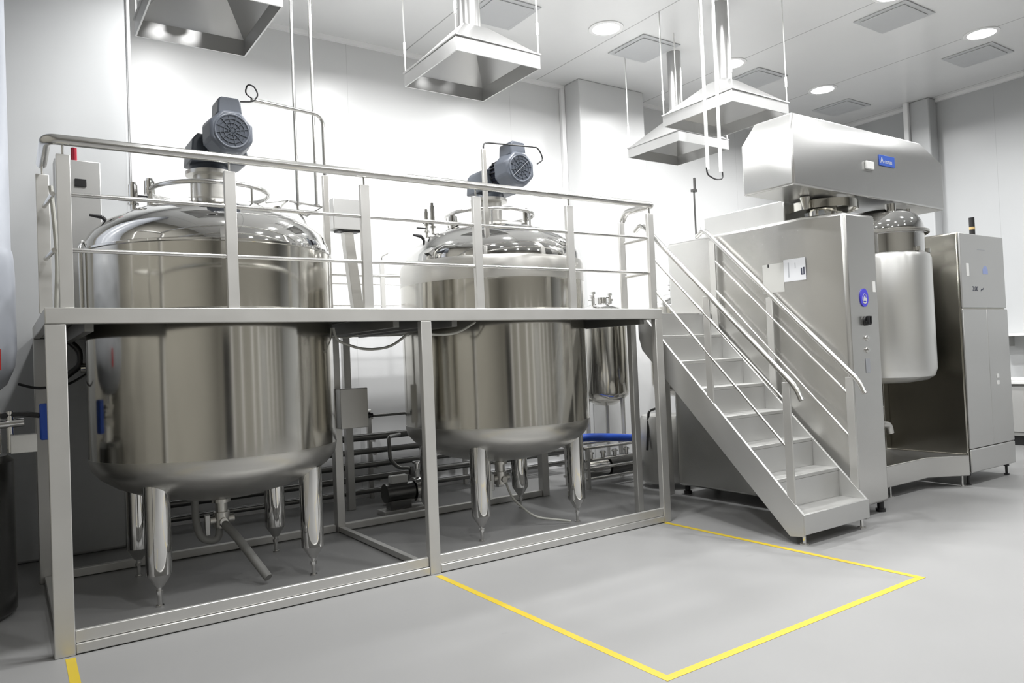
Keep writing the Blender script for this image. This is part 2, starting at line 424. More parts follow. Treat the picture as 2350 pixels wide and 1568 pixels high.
# ------------------------------------------------------------ the two big tanks
def tank_fit(root, c, sgn):
    cx, cy = c
    # fittings on the dome: (x, y, z0, height, radius)
    A = ((-.55, .0, .20, .026), (-.43, .04, .20, .032), (.42, .25, .13, .028), (.52, .0, .10, .03)) if sgn > 0 else \
        ((-.70, .0, .26, .018), (-.62, .03, .28, .02), (-.42, .0, .10, .04), (.42, -.02, .22, .028), (.55, .1, .12, .03))
    for (dx, dy, h, r) in A:
        rr_ = math.hypot(dx, dy); z = 2.91-.26*(rr_/.8)**2.4
        n = MB().cyl((cx+dx, cy+dy, z-.03), (cx+dx, cy+dy, z+h*.5), r*.7, n=16)
        n.cyl((cx+dx, cy+dy, z+h*.25), (cx+dx, cy+dy, z+h*.32), r*1.5, n=20)
        nz = n.build('nozzle', MIRR, root)
        v = MB().cyl((cx+dx, cy+dy, z+h*.5), (cx+dx, cy+dy, z+h*1.0), r*1.25, r*1.2, n=16)
        v.cyl((cx+dx, cy+dy, z+h*1.0), (cx+dx, cy+dy, z+h*1.1), r*.8, n=16)
        v.build('valve_body', MIRR, nz)
        MB().box(cx+dx-.10, cx+dx-r*.6, cy+dy-.008, cy+dy+.008, z+h*.38, z+h*.38+.012).build('valve_handle', BLACK if dx < 0 else DARKP, nz)
    x0 = cx-.74; z0 = 2.70
    lv = MB().cyl((x0+.03, cy, z0), (x0-.02, cy, z0+.05), .014, n=12); lv.cyl((x0-.02, cy, z0+.05), (x0-.10, cy, z0+.06), .016, .010, n=12)
    lv.build('lever', BLACK, root)
def tank(c, label, var):
    cx, cy = c; t = thing('mixing_tank', (cx, cy, 0), label, 'tank')
    B = (cx, cy, 0)
    MB().lathe(B, [(R, .99), (R, 2.30 if var else 2.48)], 96).build('shell', POL, t)
    MB().lathe(B, [(.0, .62), (.3, .64), (.55, .70), (.72, .775), (.82, .845), (.875, .91), (.893, .985), (.893, 1.0), (R, 1.0)], 96).build('dished_bottom', STEEL, t)
    if var:
        MB().lathe(B, [(R, 2.299), (R, 2.46), (.878, 2.50), (.85, 2.50)], 96).build('jacket_rim', STEEL, t)
        MB().lathe(B, [(.86, 2.48), (.86, 2.56), (.84, 2.62), (.77, 2.71), (.62, 2.79), (.4, 2.87), (.14, 2.91)], 96).build('dome', MIRR, t)
    else:
        MB().lathe(B, [(R, 2.479), (.885, 2.54), (.85, 2.62), (.77, 2.70), (.6, 2.79), (.4, 2.87), (.14, 2.91)], 96).build('dome', MIRR, t)
        MB().lathe(B, [(R+.001, 2.475), (R+.012, 2.48), (R+.012, 2.495), (R+.001, 2.50)], 96).build('weld_band', MIRR, t)
    # collar where the shell passes the deck
    MB().lathe(B, [(R+.002, 1.99), (.93, 1.99), (.93, 2.005), (R+.002, 2.03)], 96).build('deck_collar', STEEL, t)
    MB().tube([(cx+.43*math.cos(a*PI/18), cy+.43*math.sin(a*PI/18), 2.985) for a in range(36)], .018, 10, closed=True).build('dome_ring', TUBE, t)
    for a in (20, 75, 130, 185, 240, 300):
        q = math.radians(a); MB().cyl((cx+.43*math.cos(q), cy+.43*math.sin(q), 2.845), (cx+.43*math.cos(q), cy+.43*math.sin(q), 2.972), .009, n=8).build('ring_stay', TUBE, t)
    MB().lathe(B, [(.14, 2.90), (.20, 2.905), (.20, 2.925), (.125, 2.93), (.125, 3.115), (.18, 3.12), (.18, 3.15), (.125, 3.15)], 48).build('agitator_neck', STEEL, t)
    for sx in (-.53, .55):
        for sy in (-.48, .47):
            x, y = cx+sx, cy+sy
            zt_ = .80
            l = MB().cyl((x, y, .225), (x, y, zt_+.03), .085, n=36)
            l.cyl((x, y, .225), (x, y, .135), .085, .028, n=36)
            lg = l.build('leg', MIRR, t)
            f = MB().cyl((x, y, .0), (x, y, .012), .027, n=20); f.cyl((x, y, .012), (x, y, .14), .015, n=12); f.cyl((x, y, .085), (x, y, .11), .024, n=6)
            f.build('foot', MIRR, lg)
    # outlet, valve and drain pipe
    o = MB().cyl((cx, cy, .63), (cx, cy, .48), .045, n=20); o.cyl((cx, cy, .60), (cx, cy, .575), .07, n=24)
    ov = o.build('outlet', STEEL, t)
    o = MB().cyl((cx, cy, .50), (cx, cy, .38), .06, n=20); o.cyl((cx-.09, cy, .44), (cx+.09, cy, .44), .035, n=16); o.cyl((cx, cy-.08, .43), (cx, cy, .43), .03, n=12)
    o.build('outlet_valve', STEEL, ov)
    MB().box(cx-.13, cx-.09, cy-.03, cy+.01, .33, .49).build('valve_actuator', CAB, ov, .006)
    if not var:
        MB().tube([(cx+.0, cy-.05, .42), (cx+.06, cy-.18, .33), (cx+.2, cy-.5, .055)], .033, 14, .08).build('drain_pipe', RUB, t)
        MB().tube([(cx-.2, cy-.05, .67), (cx-.2, cy-.05, .45), (cx-.16, cy-.05, .31), (cx-.04, cy-.05, .29), (cx-.02, cy-.02, .40)], .027, 14, .06).build('jacket_hose', RUB, t)
    else:
        MB().tube([(cx+.02, cy-.05, .42), (cx+.05, cy-.1, .25), (cx+.15, cy-.32, .08), (cx+.45, cy-.50, .025)], .011, 10, .1).build('drain_pipe', CABLEW, t)
        MB().tube([(cx-.2, cy-.1, .67), (cx-.2, cy-.1, .45)], .025, 12).build('jacket_hose', STEEL, t)
        MB().box(cx-.24, cx-.18, cy-.13, cy-.09, .28, .45).build('valve_tag', WHITEP, t, .003)
    tank_fit(t, c, 1 if not var else -1)
    return t
tk1 = tank(T1, 'large polished steel mixing tank at the left end of the platform', 0)
tk2 = tank(T2, 'large polished steel mixing tank at the right end of the platform', 1)

def motor(c, label, dx, var):
    cx, cy = c; t = thing('agitator_drive', (cx, cy, 3.15), label, 'motor')
    z0 = 3.151
    b = MB().cyl((cx, cy, z0), (cx, cy, z0+.05), .16, .145, n=32)
    b.build('flange', MOT, t)
    mb = MB().prism([(cx-.165, z0+.05), (cx+.19+dx, z0+.05), (cx+.24+dx, z0+.08), (cx+.22+dx, z0+.19), (cx+.05, z0+.20), (cx-.02, z0+.26), (cx-.11, z0+.27), (cx-.15, z0+.22)], 1, cy-.14, cy+.15)
    mb.build('gearbox', MOT, t, .012)
    mx, mz = cx+.035+dx*.9, 3.365
    def octo(y0, y1, r, rr_):
        m = MB(); n = 8; vs = []
        for y, q in ((y0, r), (y1, rr_)):
            for k in range(n):
                a = 2*PI*(k+.5)/n; vs.append((mx+q*math.cos(a), y, mz+q*1.02*math.sin(a)))
        return m.add(vs, [tuple(range(n)), tuple(range(2*n-1, n-1, -1))]+[(k, (k+1) % n, n+(k+1) % n, n+k) for k in range(n)])
    MB().cyl((mx, cy-.05, mz), (mx, cy-.32, mz), .125, n=32).build('stator', INKD if var else MOT, t)
    fins = MB()
    for k in range(20):
        a = 2*PI*k/20; ca, sa = math.cos(a), math.sin(a)
        p = Vector((mx+ca*.12, 0, mz+sa*.12)); q = Vector((mx+ca*.148, 0, mz+sa*.148)); n_ = Vector((-sa, 0, ca))*.004
        vs = []
        for y in (cy-.30, cy-.10):
            Y = Vector((0, y, 0)); vs += [p-n_+Y, q-n_+Y, q+n_+Y, p+n_+Y]
        fins.hexa(vs)
    fins.build('cooling_fins', GRILL if not var else BLACK, t)
    hs = octo(cy-.46, cy-.26, .165, .185).build('fan_housing', MOTL, t, .02)
    MB().lathe((0, 0, 0), [(.118, 0), (.128, .012), (.138, .0)], 40).v
    ring = MB(); pts = [(mx+.122*math.cos(2*PI*k/40), cy-.462, mz+.122*math.sin(2*PI*k/40)) for k in range(40)]
    ring.tube(pts, .009, 8, closed=True); ring.build('grille_ring', MOTL, hs)
    MB().cyl((mx, cy-.455, mz), (mx, cy-.464, mz), .118, n=40).build('grille', GRILL, hs)
    g = MB()
    for k in range(6):
        a = PI*k/6+.2; g.tube([(mx+.115*math.cos(a), cy-.467, mz+.115*math.sin(a)), (mx-.115*math.cos(a), cy-.467, mz-.115*math.sin(a))], .0028, 6)
    for r_ in (.03, .06, .09): g.tube([(mx+r_*math.cos(2*PI*k/24), cy-.467, mz+r_*math.sin(2*PI*k/24)) for k in range(24)], .0028, 6, closed=True)
    g.build('grille_wires', MOT, hs)
    MB().prism([(mx-.095, mz+.13), (mx+.085, mz+.13), (mx+.075, mz+.245), (mx+.055, mz+.26), (mx-.06, mz+.26), (mx-.085, mz+.245)], 1, cy-.44, cy-.24).build('terminal_box', MOTL, t, .012)
    return t
motor(T1, 'blue-grey geared electric motor on top of the left tank', .03, 0)
motor(T2, 'blue-grey geared electric motor on top of the right tank', .04, 1)

# cable poles beside the motors
p = thing('cable_pole', (2.11, 1.1, 1.99), 'tall bent steel cable pole standing right of the left tank', 'pole')
MB().tube([(2.11, 1.1, 1.99), (2.11, 1.1, 3.74), (1.46, .9, 3.71)], .016, 12, .1).build('pole', TUBE, p)
MB().box(2.085, 2.135, 1.08, 1.12, 2.0, 3.22).build('sleeve', STEEL, p, .004)
MB().tube([(1.48, .9, 3.712), (1.40, .87, 3.74), (1.42, .85, 3.81), (1.47, .85, 3.80), (1.50, .85, 3.74), (1.45, .80, 3.66), (1.33, .76, 3.63)], .006, 8, .05).build('cable', BLACK, p)
p = thing('cable_pole', (3.30, .45, 1.99), 'steel cable pole in front of the right tank with a thin arm over its motor', 'pole')
MB().box(3.29, 3.33, .43, .16+.30, 2.0, 3.43).build('sleeve', STEEL, p, .004)
MB().tube([(3.31, .445, 3.42), (3.31, .445, 3.47), (3.36, .47, 3.50), (4.03, .62, 3.58), (4.08, .63, 3.53), (4.10, .63, 3.47), (4.02, .62, 3.42)], .007, 10, .04).build('cable', BLACK, p)

# service tubes from the ceiling into the left tank
for (x, lb) in ((1.975, 'left of two thin steel drop pipes from the ceiling to the left tank'), (2.145, 'right of two thin steel drop pipes from the ceiling to the left tank')):
    t = thing('drop_pipe', (x, 1.42, 3.03), lb, 'pipe')
    MB().cyl((x, 1.42, 3.03), (x, 1.42, ZC), .014, n=12).build('pipe', TUBE, t)
    MB().cyl((x, 1.42, 3.02), (x, 1.42, 3.035), .032, n=16).build('end_flange', TUBE, t)
t = thing('pipework', (1.9, 1.35, 2.85), 'small angled steel pipes and valves between the left tank and its drop pipes', 'pipe')
MB().tube([(1.62, 1.15, 2.96), (1.85, 1.3, 3.03), (1.72, 1.3, 2.90)], .009, 8).build('pipe', TUBE, t)
MB().tube([(1.9, 1.42, 3.05), (2.2, 1.42, 3.02), (2.05, 1.42, 2.93), (2.0, 1.42, 2.95)], .011, 8).build('pipe', TUBE, t)
MB().tube([(1.975, 1.42, 3.02), (1.98, 1.42, 2.95), (2.02, 1.40, 2.9), (2.02, 1.30, 2.80), (2.11, 1.28, 2.6), (2.12, 1.28, 2.45), (2.12, 1.28, 1.99)], .014, 8, .03).build('pipe', TUBE, t)
MB().box(2.06, 2.13, 1.28, 1.33, 2.70, 2.76).build('valve', WHITEP, t, .006)

# junction box on a stand between the tanks
t = thing('control_box', (2.36, 1.2, 1.99), 'grey steel control box on a leaning post between the two tanks', 'control box')
MB().box(2.19, 2.50, 1.14, 1.30, 2.78, 3.05).build('box', CAB, t, .006)
MB().box(2.24, 2.44, 1.16, 1.28, 2.765, 2.779).build('gland_plate', BLACK, t)
MB().hexa([(2.37, 1.17, 1.99), (2.46, 1.17, 1.99), (2.46, 1.25, 1.99), (2.37, 1.25, 1.99), (2.29, 1.17, 2.764), (2.38, 1.17, 2.764), (2.38, 1.25, 2.764), (2.29, 1.25, 2.764)]).build('stand', STEEL, t, .003)
# control cabinet at the left, with beacon
t = thing('control_cabinet', (.33, 1.75, 1.99), 'narrow grey control cabinet with red beacon behind the left corner post', 'cabinet')
MB().box(.165, .482, 1.72, 1.90, 1.99, 3.30).build('body', CAB, t, .006)
MB().cyl((.305, 1.78, 3.30), (.305, 1.78, 3.41), .022, n=16).build('beacon', RED, t)
MB().box(.30, .38, 1.695, 1.719, 3.09, 3.15).build('handle', BLACK, t, .004)
# curved grey handle pipe near left tank
tag(MB().tube([(.27, 1.05, 1.99), (.27, 1.05, 2.52), (.29, 1.15, 2.57), (.345, 1.45, 2.585)], .014, 10, .05).build('hose_pipe', TUBE), 'thin bent steel pipe rising between the left post and the left tank', 'pipe')
# hoses on left edge of the deck
tag(MB().tube([(.06, .22, 2.75), (.075, .22, 2.5), (.085, .24, 2.3), (.07, .22, 2.002)], .012, 8, .1).build('cable', CABLEW), 'pale cable hanging between the two left corner posts', 'cable')

# box hanging between tanks under the deck
t = thing('junction_box', (2.56, 1.9, .98), 'dark steel box with black knob mounted on the rear post between the tanks', 'control box')
MB().box(2.43, 2.71, 1.76, 1.885, .99, 1.37).build('box', FRAME, t, .005)
k = MB().cyl((2.711, 1.80, 1.10), (2.74, 1.80, 1.10), .03, n=16); k.cyl((2.74, 1.80, 1.10), (2.77, 1.80, 1.10), .018, n=12); k.build('knob', BLACK, t)
# hoses hanging under the deck
tag(MB().tube([(2.0, .75, 1.90), (2.02, .75, 1.80), (2.25, .75, 1.71), (2.5, .75, 1.73), (2.66, .75, 1.84)], .011, 8, .2).build('hose', CABLEW), 'pale hose sagging under the deck between the two tanks', 'hose')
tag(MB().tube([(2.46, .15, 1.82), (2.62, .15, 1.80), (2.80, .15, 1.81), (2.97, .15, 1.90)], .010, 8, .2).build('hose', CABLEW), 'pale hose sagging under the deck in front of the right tank', 'hose')
tag(MB().tube([(2.12, 1.3, 1.88), (2.3, 1.3, 1.83), (2.75, 1.3, 1.93)], .007, 8, .2).build('cable', CABLEW), 'thin pale cable slanting under the deck behind the sagging hose', 'cable')

# ------------------------------------------------------------ exhaust hoods
ZH = 4.2
def hood(x0, x1, y0, y1, duct, label, z=ZH):
    cx, cy = (x0+x1)/2, (y0+y1)/2
    t = thing('exhaust_hood', (cx, cy, z), label, 'exhaust hood', 'steel exhaust hoods hanging from the ceiling')
    hs, hp, dr = .13, .31, duct
    def ring(a, zz): return [(cx-a[0], cy-a[1], zz), (cx+a[0], cy-a[1], zz), (cx+a[0], cy+a[1], zz), (cx-a[0], cy+a[1], zz)]
    a, b = (x1-x0)/2, (y1-y0)/2; th = .012
    out = [ring((a, b), z), ring((a, b), z+hs)]
    def wallring(l0, l1, i0, i1):
        m = MB(); vs = l0+l1+i0+i1; f = []
        for k in range(4):
            j = (k+1) % 4
            f += [(k, j, 4+j, 4+k), (8+k, 8+j, 12+j, 12+k), (k, j, 8+j, 8+k), (4+k, 4+j, 12+j, 12+k)]
        return m.add(vs, f)
    wallring(ring((a, b), z), ring((a, b), z+hs), ring((a-th, b-th), z), ring((a-th, b-th), z+hs)).build('skirt', HOOD, t)
    q = dr+.03
    wallring(ring((a-.002, b-.002), z+hs+.001), ring((q, q), z+hs+hp), ring((a-th, b-th), z+hs+.001), ring((q-th, q-th), z+hs+hp)).build('canopy', HOOD, t)
    MB().lathe((cx, cy, 0), [(dr, z+hs+hp-.01), (dr, ZC-.002)], 32).build('duct', HOOD, t)
    MB().tube([(cx-a-.004, cy-b-.004, z+hs), (cx+a+.004, cy-b-.004, z+hs), (cx+a+.004, cy+b+.004, z+hs), (cx-a-.004, cy+b+.004, z+hs)], .009, 8, closed=True).build('rim_bead', HOOD, t)
    for sx in (-1, 1):
        for sy in (-1, 1):
            X, Y = cx+sx*(a-.01), cy+sy*(b-.01)
            m = MB().cyl((X, Y, z+hs+.008), (X, Y, ZC-.001), .0065, n=8)
            m.cyl((X, Y, z+hs+.18), (X, Y, z+hs+.29), .013, n=8)
            m.build('hanger_rod', WHITEP, t)
    return t
hood(.70, 1.53, .27, 1.28, .09, 'exhaust hood cut by the top edge above the left tank')
hood(3.0, 3.88, .32, 1.29, .10, 'exhaust hood hanging in the middle over the right tank')
hood(6.78, 7.72, 1.36, 2.26, .09, 'lower-looking exhaust hood behind the two hanging straps')
hood(6.20, 7.16, .06, 1.06, .09, 'exhaust hood with wide round duct hanging next to the mixer head')

# hose loop on two hanging tubes in front of the far hoods
t = thing('hanging_conduit', (5.79, 0, 3.33), 'pair of white conduits hanging from the ceiling joined by a dark cable loop', 'conduit')
for x in (5.69, 5.885): MB().tube([(x, 0, 3.40), (x+.005, 0, ZC-.001)], .017, 12).build('conduit', WHITEP, t)
MB().tube([(5.67, 0, 3.42), (5.68, 0, 3.35), (5.80, 0, 3.31), (5.91, 0, 3.33), (5.91, 0, 3.40)], .008, 10, .06).build('cable_loop', BLACK, t)
t = thing('sampling_rod', (6.15, .6, 2.801), 'thin upright dark rod with a small fitting above the stair rail', 'rod')
MB().cyl((6.15, .6, 2.801), (6.15, .6, 3.36), .010, n=10).build('rod', DARKP, t)
m = MB().box(6.12, 6.18, .58, .62, 3.34, 3.37); m.box(6.155, 6.175, .59, .61, 3.37, 3.50); m.build('fitting', DARKP, t)

# ------------------------------------------------------------ emulsifying mixer
mx = thing('emulsifying_mixer', (6.6, -.6, 0), 'big stainless steel emulsifying mixer with long sloped head beside the staircase', 'mixing machine')
# column, plan polygon with a chamfered front left edge
plan = [(6.0, -.85), (6.15, -1.15), (6.66, -1.15), (6.66, .9), (6.0, .9)]
mb = MB(); vs = [(x, y, .10) for x, y in plan]+[(x, y, 2.62 if i == 0 else 2.80) for i, (x, y) in enumerate(plan)]
n = 5
vs[n+0] = (6.0, -.80, 2.80); vs[n+1] = (6.15, -1.15, 2.80)
mb.add(vs, [tuple(range(n-1, -1, -1)), tuple(range(n, 2*n))]+[(i, (i+1) % n, n+(i+1) % n, n+i) for i in range(n)])
MIXS = mat('mixer_satin_steel', (.64, .635, .615), .27, .93, .02, 1, .01, stretch=(1, 1, 3))
mb.build('column', MIXS, mx, .03)
MB().box(6.12, 6.62, -.55, .45, 2.802, 3.02).build('top_housing', CAB, mx, .01)
# head: long box with chamfered top
def head():
    x0, x1, yf, yb, z0, z1, z2 = 5.50, 8.12, -1.10, -.56, 2.97, 3.46, 3.67
    b = [(x0, yf, z0+.03), (x1, yf, z0), (x1, yb, z0), (x0, yb, z0+.03)]
    m = [(x0, yf, z1), (x1, yf, z1), (x1, yb, z1), (x0, yb, z1)]
    t = [(x0+.12, yf+.07, z2), (x1-.32, yf+.07, z2), (x1-.32, yb-.07, z2), (x0+.12, yb-.07, z2)]
    mb = MB(); vs = b+m+t; f = [(0, 3, 2, 1), (8, 9, 10, 11)]
    for k in range(4):
        j = (k+1) % 4; f += [(k, j, 4+j, 4+k), (4+k, 4+j, 8+j, 8+k)]
    return mb.add(vs, f)
hd = head().build('head', mat('head_satin_steel', (.60, .60, .59), .27, .9, .015, 1, .0), mx, .018)
m = MB().box(6.62, 6.75, -1.125, -1.101, 3.25, 3.33); m.build('sensor_cover', WHITEP, hd, .008)
m = MB().box(6.87, 7.15, -1.108, -1.101, 3.315, 3.42); np_ = m.build('nameplate', BLUE, hd, .003)
text('A', 'nameplate_text', PAPER, hd, (6.915, -1.109, 3.365), (1, 0, 0), (0, 0, 1), .085)
text('conas', 'nameplate_text', PAPER, hd, (7.03, -1.109, 3.36), (1, 0, 0), (0, 0, 1), .06)
# mechanism under the head
m = MB().cyl((6.05, -.83, 2.985), (6.05, -.83, 2.87), .05, .02, n=20); m.cyl((6.35, -.80, 2.98), (6.35, -.80, 2.802), .14, n=32); m.box(6.22, 6.5, -.93, -.70, 2.82, 2.87)
m.build('lift_mount', POL, mx, .003)
MB().lathe((6.45, -.75, 0), [(.30, 2.90), (.32, 2.89), (.32, 2.97), (.30, 2.975)], 48, True).build('scraper_ring', POL, mx)
# pot
PX, PY = 7.28, -.85
pot = MB().lathe((PX, PY, 0), [(0, 1.17), (.2, 1.18), (.36, 1.205), (.425, 1.245), (.45, 1.32), (.45, 2.42), (.435, 2.46), (.40, 2.475), (.40, 2.48)], 72).build('pot', mat('pot_steel', (.72, .72, .70), .3, .85, .01, 3, .0), mx)
MB().lathe((PX, PY, 0), [(.40, 2.47), (.40, 2.66), (.43, 2.665), (.43, 2.71), (.40, 2.715), (.395, 2.76), (.38, 2.80), (.33, 2.87), (.24, 2.92), (.1, 2.94), (0, 2.945)], 72).build('lid', MIRR, mx)
MB().lathe((PX, PY, 0), [(.432, 2.67), (.445, 2.675), (.445, 2.70), (.432, 2.705)], 72).build('clamp_ring', STEEL, mx)
MB().cyl((PX-.15, PY-.2, 2.85), (PX-.15, PY-.2, 2.965), .05, n=20).build('lid_port', MIRR, mx)
MB().cyl((PX+.12, PY-.22, 2.83), (PX+.12, PY-.22, 2.93), .035, n=16).build('lid_port', MIRR, mx)
MB().add([(PX+.2, PY-.28, 2.81), (PX+.38, PY-.2, 2.80), (PX+.30, PY-.14, 2.93), (PX+.2, PY-.2, 2.79), (PX+.36, PY-.12, 2.78), (PX+.31, PY-.12, 2.92)], [(0, 1, 2), (3, 5, 4), (0, 3, 4, 1), (1, 4, 5, 2), (2, 5, 3, 0)]).build('sight_lamp', CAB, mx)
for a in (-100, -60, -20):
    q = math.radians(a); MB().cyl((PX+.41*math.cos(q), PY+.41*math.sin(q), 2.475), (PX+.41*math.cos(q), PY+.41*math.sin(q), 2.515), .03, n=12).build('lid_bolt', MIRR, mx)
# plinth and rear body, both lengthened backwards to deepen the shadow below
pl = [(6.662, -.86), (7.95, -.86), (8.36, -1.10), (8.36, 1.2), (6.662, 1.2)]
MB().prism(pl, 2, .12, .34).build('plinth', MIXS, mx, .01)
MB().box(6.70, 8.34, -.20, 1.2, .341, 2.55).build('rear_body', mat('dark_reflection_steel', (.17, .16, .135), .22, 1, .03, 2), mx, .01)  # polished steel with its dark reflection put into the base colour
MB().tube([(6.662, -.95, .80), (6.88, -1.0, .80), (6.98, -1.0, .78), (7.0, -1.0, .70)], .035, 14, .06).build('outlet_pipe', STEEL, mx)
for x, y in ((6.10, -1.05), (6.62, -1.08), (6.1, .85), (6.6, .85)):
    f = MB().cyl((x, y, 0), (x, y, .03), .045, n=20); f.cyl((x, y, .03), (x, y, .105), .03, n=16); f.build('foot', BLACK, mx)
for x, y in ((8.32, -1.03), (7.3, -.8)):
    f = MB().cyl((x, y, 0), (x, y, .012), .03, n=16); f.cyl((x, y, .012), (x, y, .12), .012, n=12); f.build('foot', MIRR, mx)
# front face fittings
Y0 = -1.151
bd = MB().add([], [])
pts = [(6.40+.065*math.cos(2*PI*k/32), 2.015+.085*math.sin(2*PI*k/32)) for k in range(32)]
bdg = MB().prism(pts, 1, Y0-.008, Y0).build('round_badge', BLUE2, mx)
pts = [(6.40+.034*math.cos(2*PI*k/24), 2.005+.045*math.sin(2*PI*k/24)) for k in range(24)]
bb = MB(); bb.tube([(a, Y0-.0085, b) for a, b in pts], .003, 6, closed=True)
bb.prism([(6.375, 1.985), (6.425, 1.985), (6.43, 2.005), (6.41, 2.02), (6.40, 2.035), (6.385, 2.018)], 1, Y0-.0105, Y0-.0082)
bb.box(6.37, 6.43, Y0-.0105, Y0-.0082, 1.965, 1.975)
bb.build('badge_emblem', PAPER, bdg)
m = MB().cyl((6.41, Y0, 1.80), (6.41, Y0-.02, 1.80), .045, n=24); m.box(6.385, 6.40, Y0-.05, Y0-.02, 1.77, 1.845); m.box(6.42, 6.435, Y0-.05, Y0-.02, 1.77, 1.845); m.box(6.375, 6.45, Y0-.035, Y0-.015, 1.76, 1.80)
m.build('selector_switch', BLACK, mx, .004)
for z in (1.64, 1.53):
    m = MB().cyl((6.41, Y0, z), (6.41, Y0-.012, z), .026, n=24); m.cyl((6.41, Y0-.012, z), (6.41, Y0-.024, z), .016, n=20); m.build('push_button', MIRR, mx)
MB().box(6.375, 6.445, Y0-.003, Y0, 1.32, 1.45).build('rating_plate', mat('plate_grey', (.30, .31, .33), .4), mx)
m = MB().box(6.555, 6.60, Y0-.004, Y0, 2.07, 2.17); m.build('small_plate', WHITEP, mx)

# notices on the column side (stuck to it: things of their own)
t = thing('notice_sheet', (5.999, -.87, 2.2), 'white landscape notice sheet with a dark picture on the mixer column', 'notice')
MB().box(5.9955, 5.9985, -.835+.0, -.60, 2.21, 2.42).build('sheet', PAPER, t)
m = MB().box(5.9945, 5.9953, -.66, -.648, 2.25, 2.39); m.box(5.9945, 5.9953, -.73, -.722, 2.33, 2.38); m.build('printed_lines', INK, t)
m = MB().box(5.9945, 5.9953, -.825, -.81, 2.26, 2.33); m.box(5.9945, 5.9953, -.80, -.785, 2.26, 2.325); m.box(5.9945, 5.9953, -.81, -.80, 2.26, 2.27); m.build('printed_picture', INKD, t)
t = thing('notice_sheet', (5.999, -.5, 2.12), 'plain cream notice sheet left of the white one on the mixer column', 'notice')
MB().box(5.9965, 5.9985, -.598, -.36, 2.12, 2.40).build('sheet', PAPER2, t)
MB().box(5.9945, 5.9962, -.435, -.42, 2.37, 2.40).build('clip', BLACK, t)

# ------------------------------------------------------------ control cabinet at the right
cb = thing('control_cabinet', (8.9, -.6, 0), 'tall stainless steel control cabinet with dark beacon at the right', 'cabinet')
CX0, CX1, CY0, CY1 = 8.40, 9.46, -1.10, -.15
MB().box(CX0, CX1, CY0+.022, CY1, .13, 2.76).build('body', mat('cabinet_side_steel', (.42, .405, .36), .16, 1, .03, 2), cb, .02)  # body steel darkened to carry the dark reflections on its side
MB().box(CX0+.0, CX1-.02, CY0, CY0+.021, 1.93, 2.75).build('upper_door', CAB, cb, .008)
for a, b in ((CX0+.0, 8.94), (8.945, CX1)):
    MB().box(a, b, CY0, CY0+.021, .40, 1.915).build('lower_door', CAB, cb, .006)
MB().box(CX0, CX1, CY0-.004, CY0+.021, .14, .393).build('kick_panel', CAB, cb, .012)
m = MB().cyl((9.16, -.9, 2.76), (9.16, -.9, 2.86), .03, n=20); be = m.build('beacon', BLACK, cb)
MB().cyl((9.16, -.9, 2.86), (9.16, -.9, 2.89), .031, n=20).build('beacon_lens', mat('amber_lens', (.45, .33, .15), .3), be)
MB().cyl((9.16, -.9, 2.89), (9.16, -.9, 3.0), .03, n=20).build('beacon_cap', BLACK, be)
for x in (CX0+.08, CX1-.06):
    for y in (CY0+.08, CY1-.08):
        f = MB().cyl((x, y, 0), (x, y, .012), .028, n=16); f.cyl((x, y, .012), (x, y, .13), .014, n=12); f.cyl((x, y, .10), (x, y, .135), .03, n=12); f.build('foot', BLACK, cb)
pts = [(8.90, 2.31), (9.02, 2.31), (9.02, 2.36), (8.985, 2.40), (8.935, 2.40), (8.90, 2.36)]
MB().prism(pts, 1, CY0-.002, CY0-.0002).build('door_sticker', PALEB, cb)
m = MB().box(8.52, 8.58, CY0-.002, CY0-.0002, 2.28, 2.42); m.build('paper_label', WHITEP, cb)
text('2.00', 'panel_mark', INKD, cb, (8.70, CY0-.0012, 2.14), (1, 0, 0), (0, 0, 1), .075)
text('~', 'panel_mark', INKD, cb, (8.86, CY0-.0012, 2.14), (1, 0, .4), (-.4, 0, 1), .13)
m = MB().box(8.79, 8.97, CY0-.0015, CY0-.0002, 2.578, 2.584); m.build('door_slot', INK, cb)
for z in (1.06, 1.135): MB().box(9.09, 9.15, CY0-.006, CY0-.0002, z, z+.045).build('door_lock', WHITEP, cb, .003)

# worktops on the right wall
t = thing('wall_shelf', (12.35, -.5, 1.6), 'pale wall shelf at the right edge behind the cabinet', 'shelf')
MB().box(12.15, 12.598, -2.2, .30, 1.60, 1.64).build('shelf_board', WHITEP, t, .004)
for y in (-1.9, .1): MB().box(12.40, 12.598, y, y+.03, 1.45, 1.60).build('bracket', CAB, t)
t = thing('worktop_cabinet', (12.25, -.8, 0), 'low grey worktop cabinet at the right edge against the side wall', 'cabinet')
MB().box(12.0, 12.598, -2.3, .30, .90, .94).build('worktop', WHITEP, t, .004)
MB().box(12.05, 12.598, -2.25, .28, .14, .899).build('body', mat('cabinet_grey', (.30, .30, .29), .5), t, .004)
MB().box(12.08, 12.598, -2.2, .25, .001, .139).build('toe_kick', BLACK, t)
for y in (-2.2, -1.3, -.4):
    MB().box(12.035, 12.049, y, y+.8, .2, .86).build('door', mat('door_grey', (.36, .36, .35), .5), t, .003)
tag(MB().box(12.1, 12.4, -.25, .15, .941, .985).build('tray', WHITEP, None, .01), 'flat white tray lying on the low worktop at the right edge', 'tray')

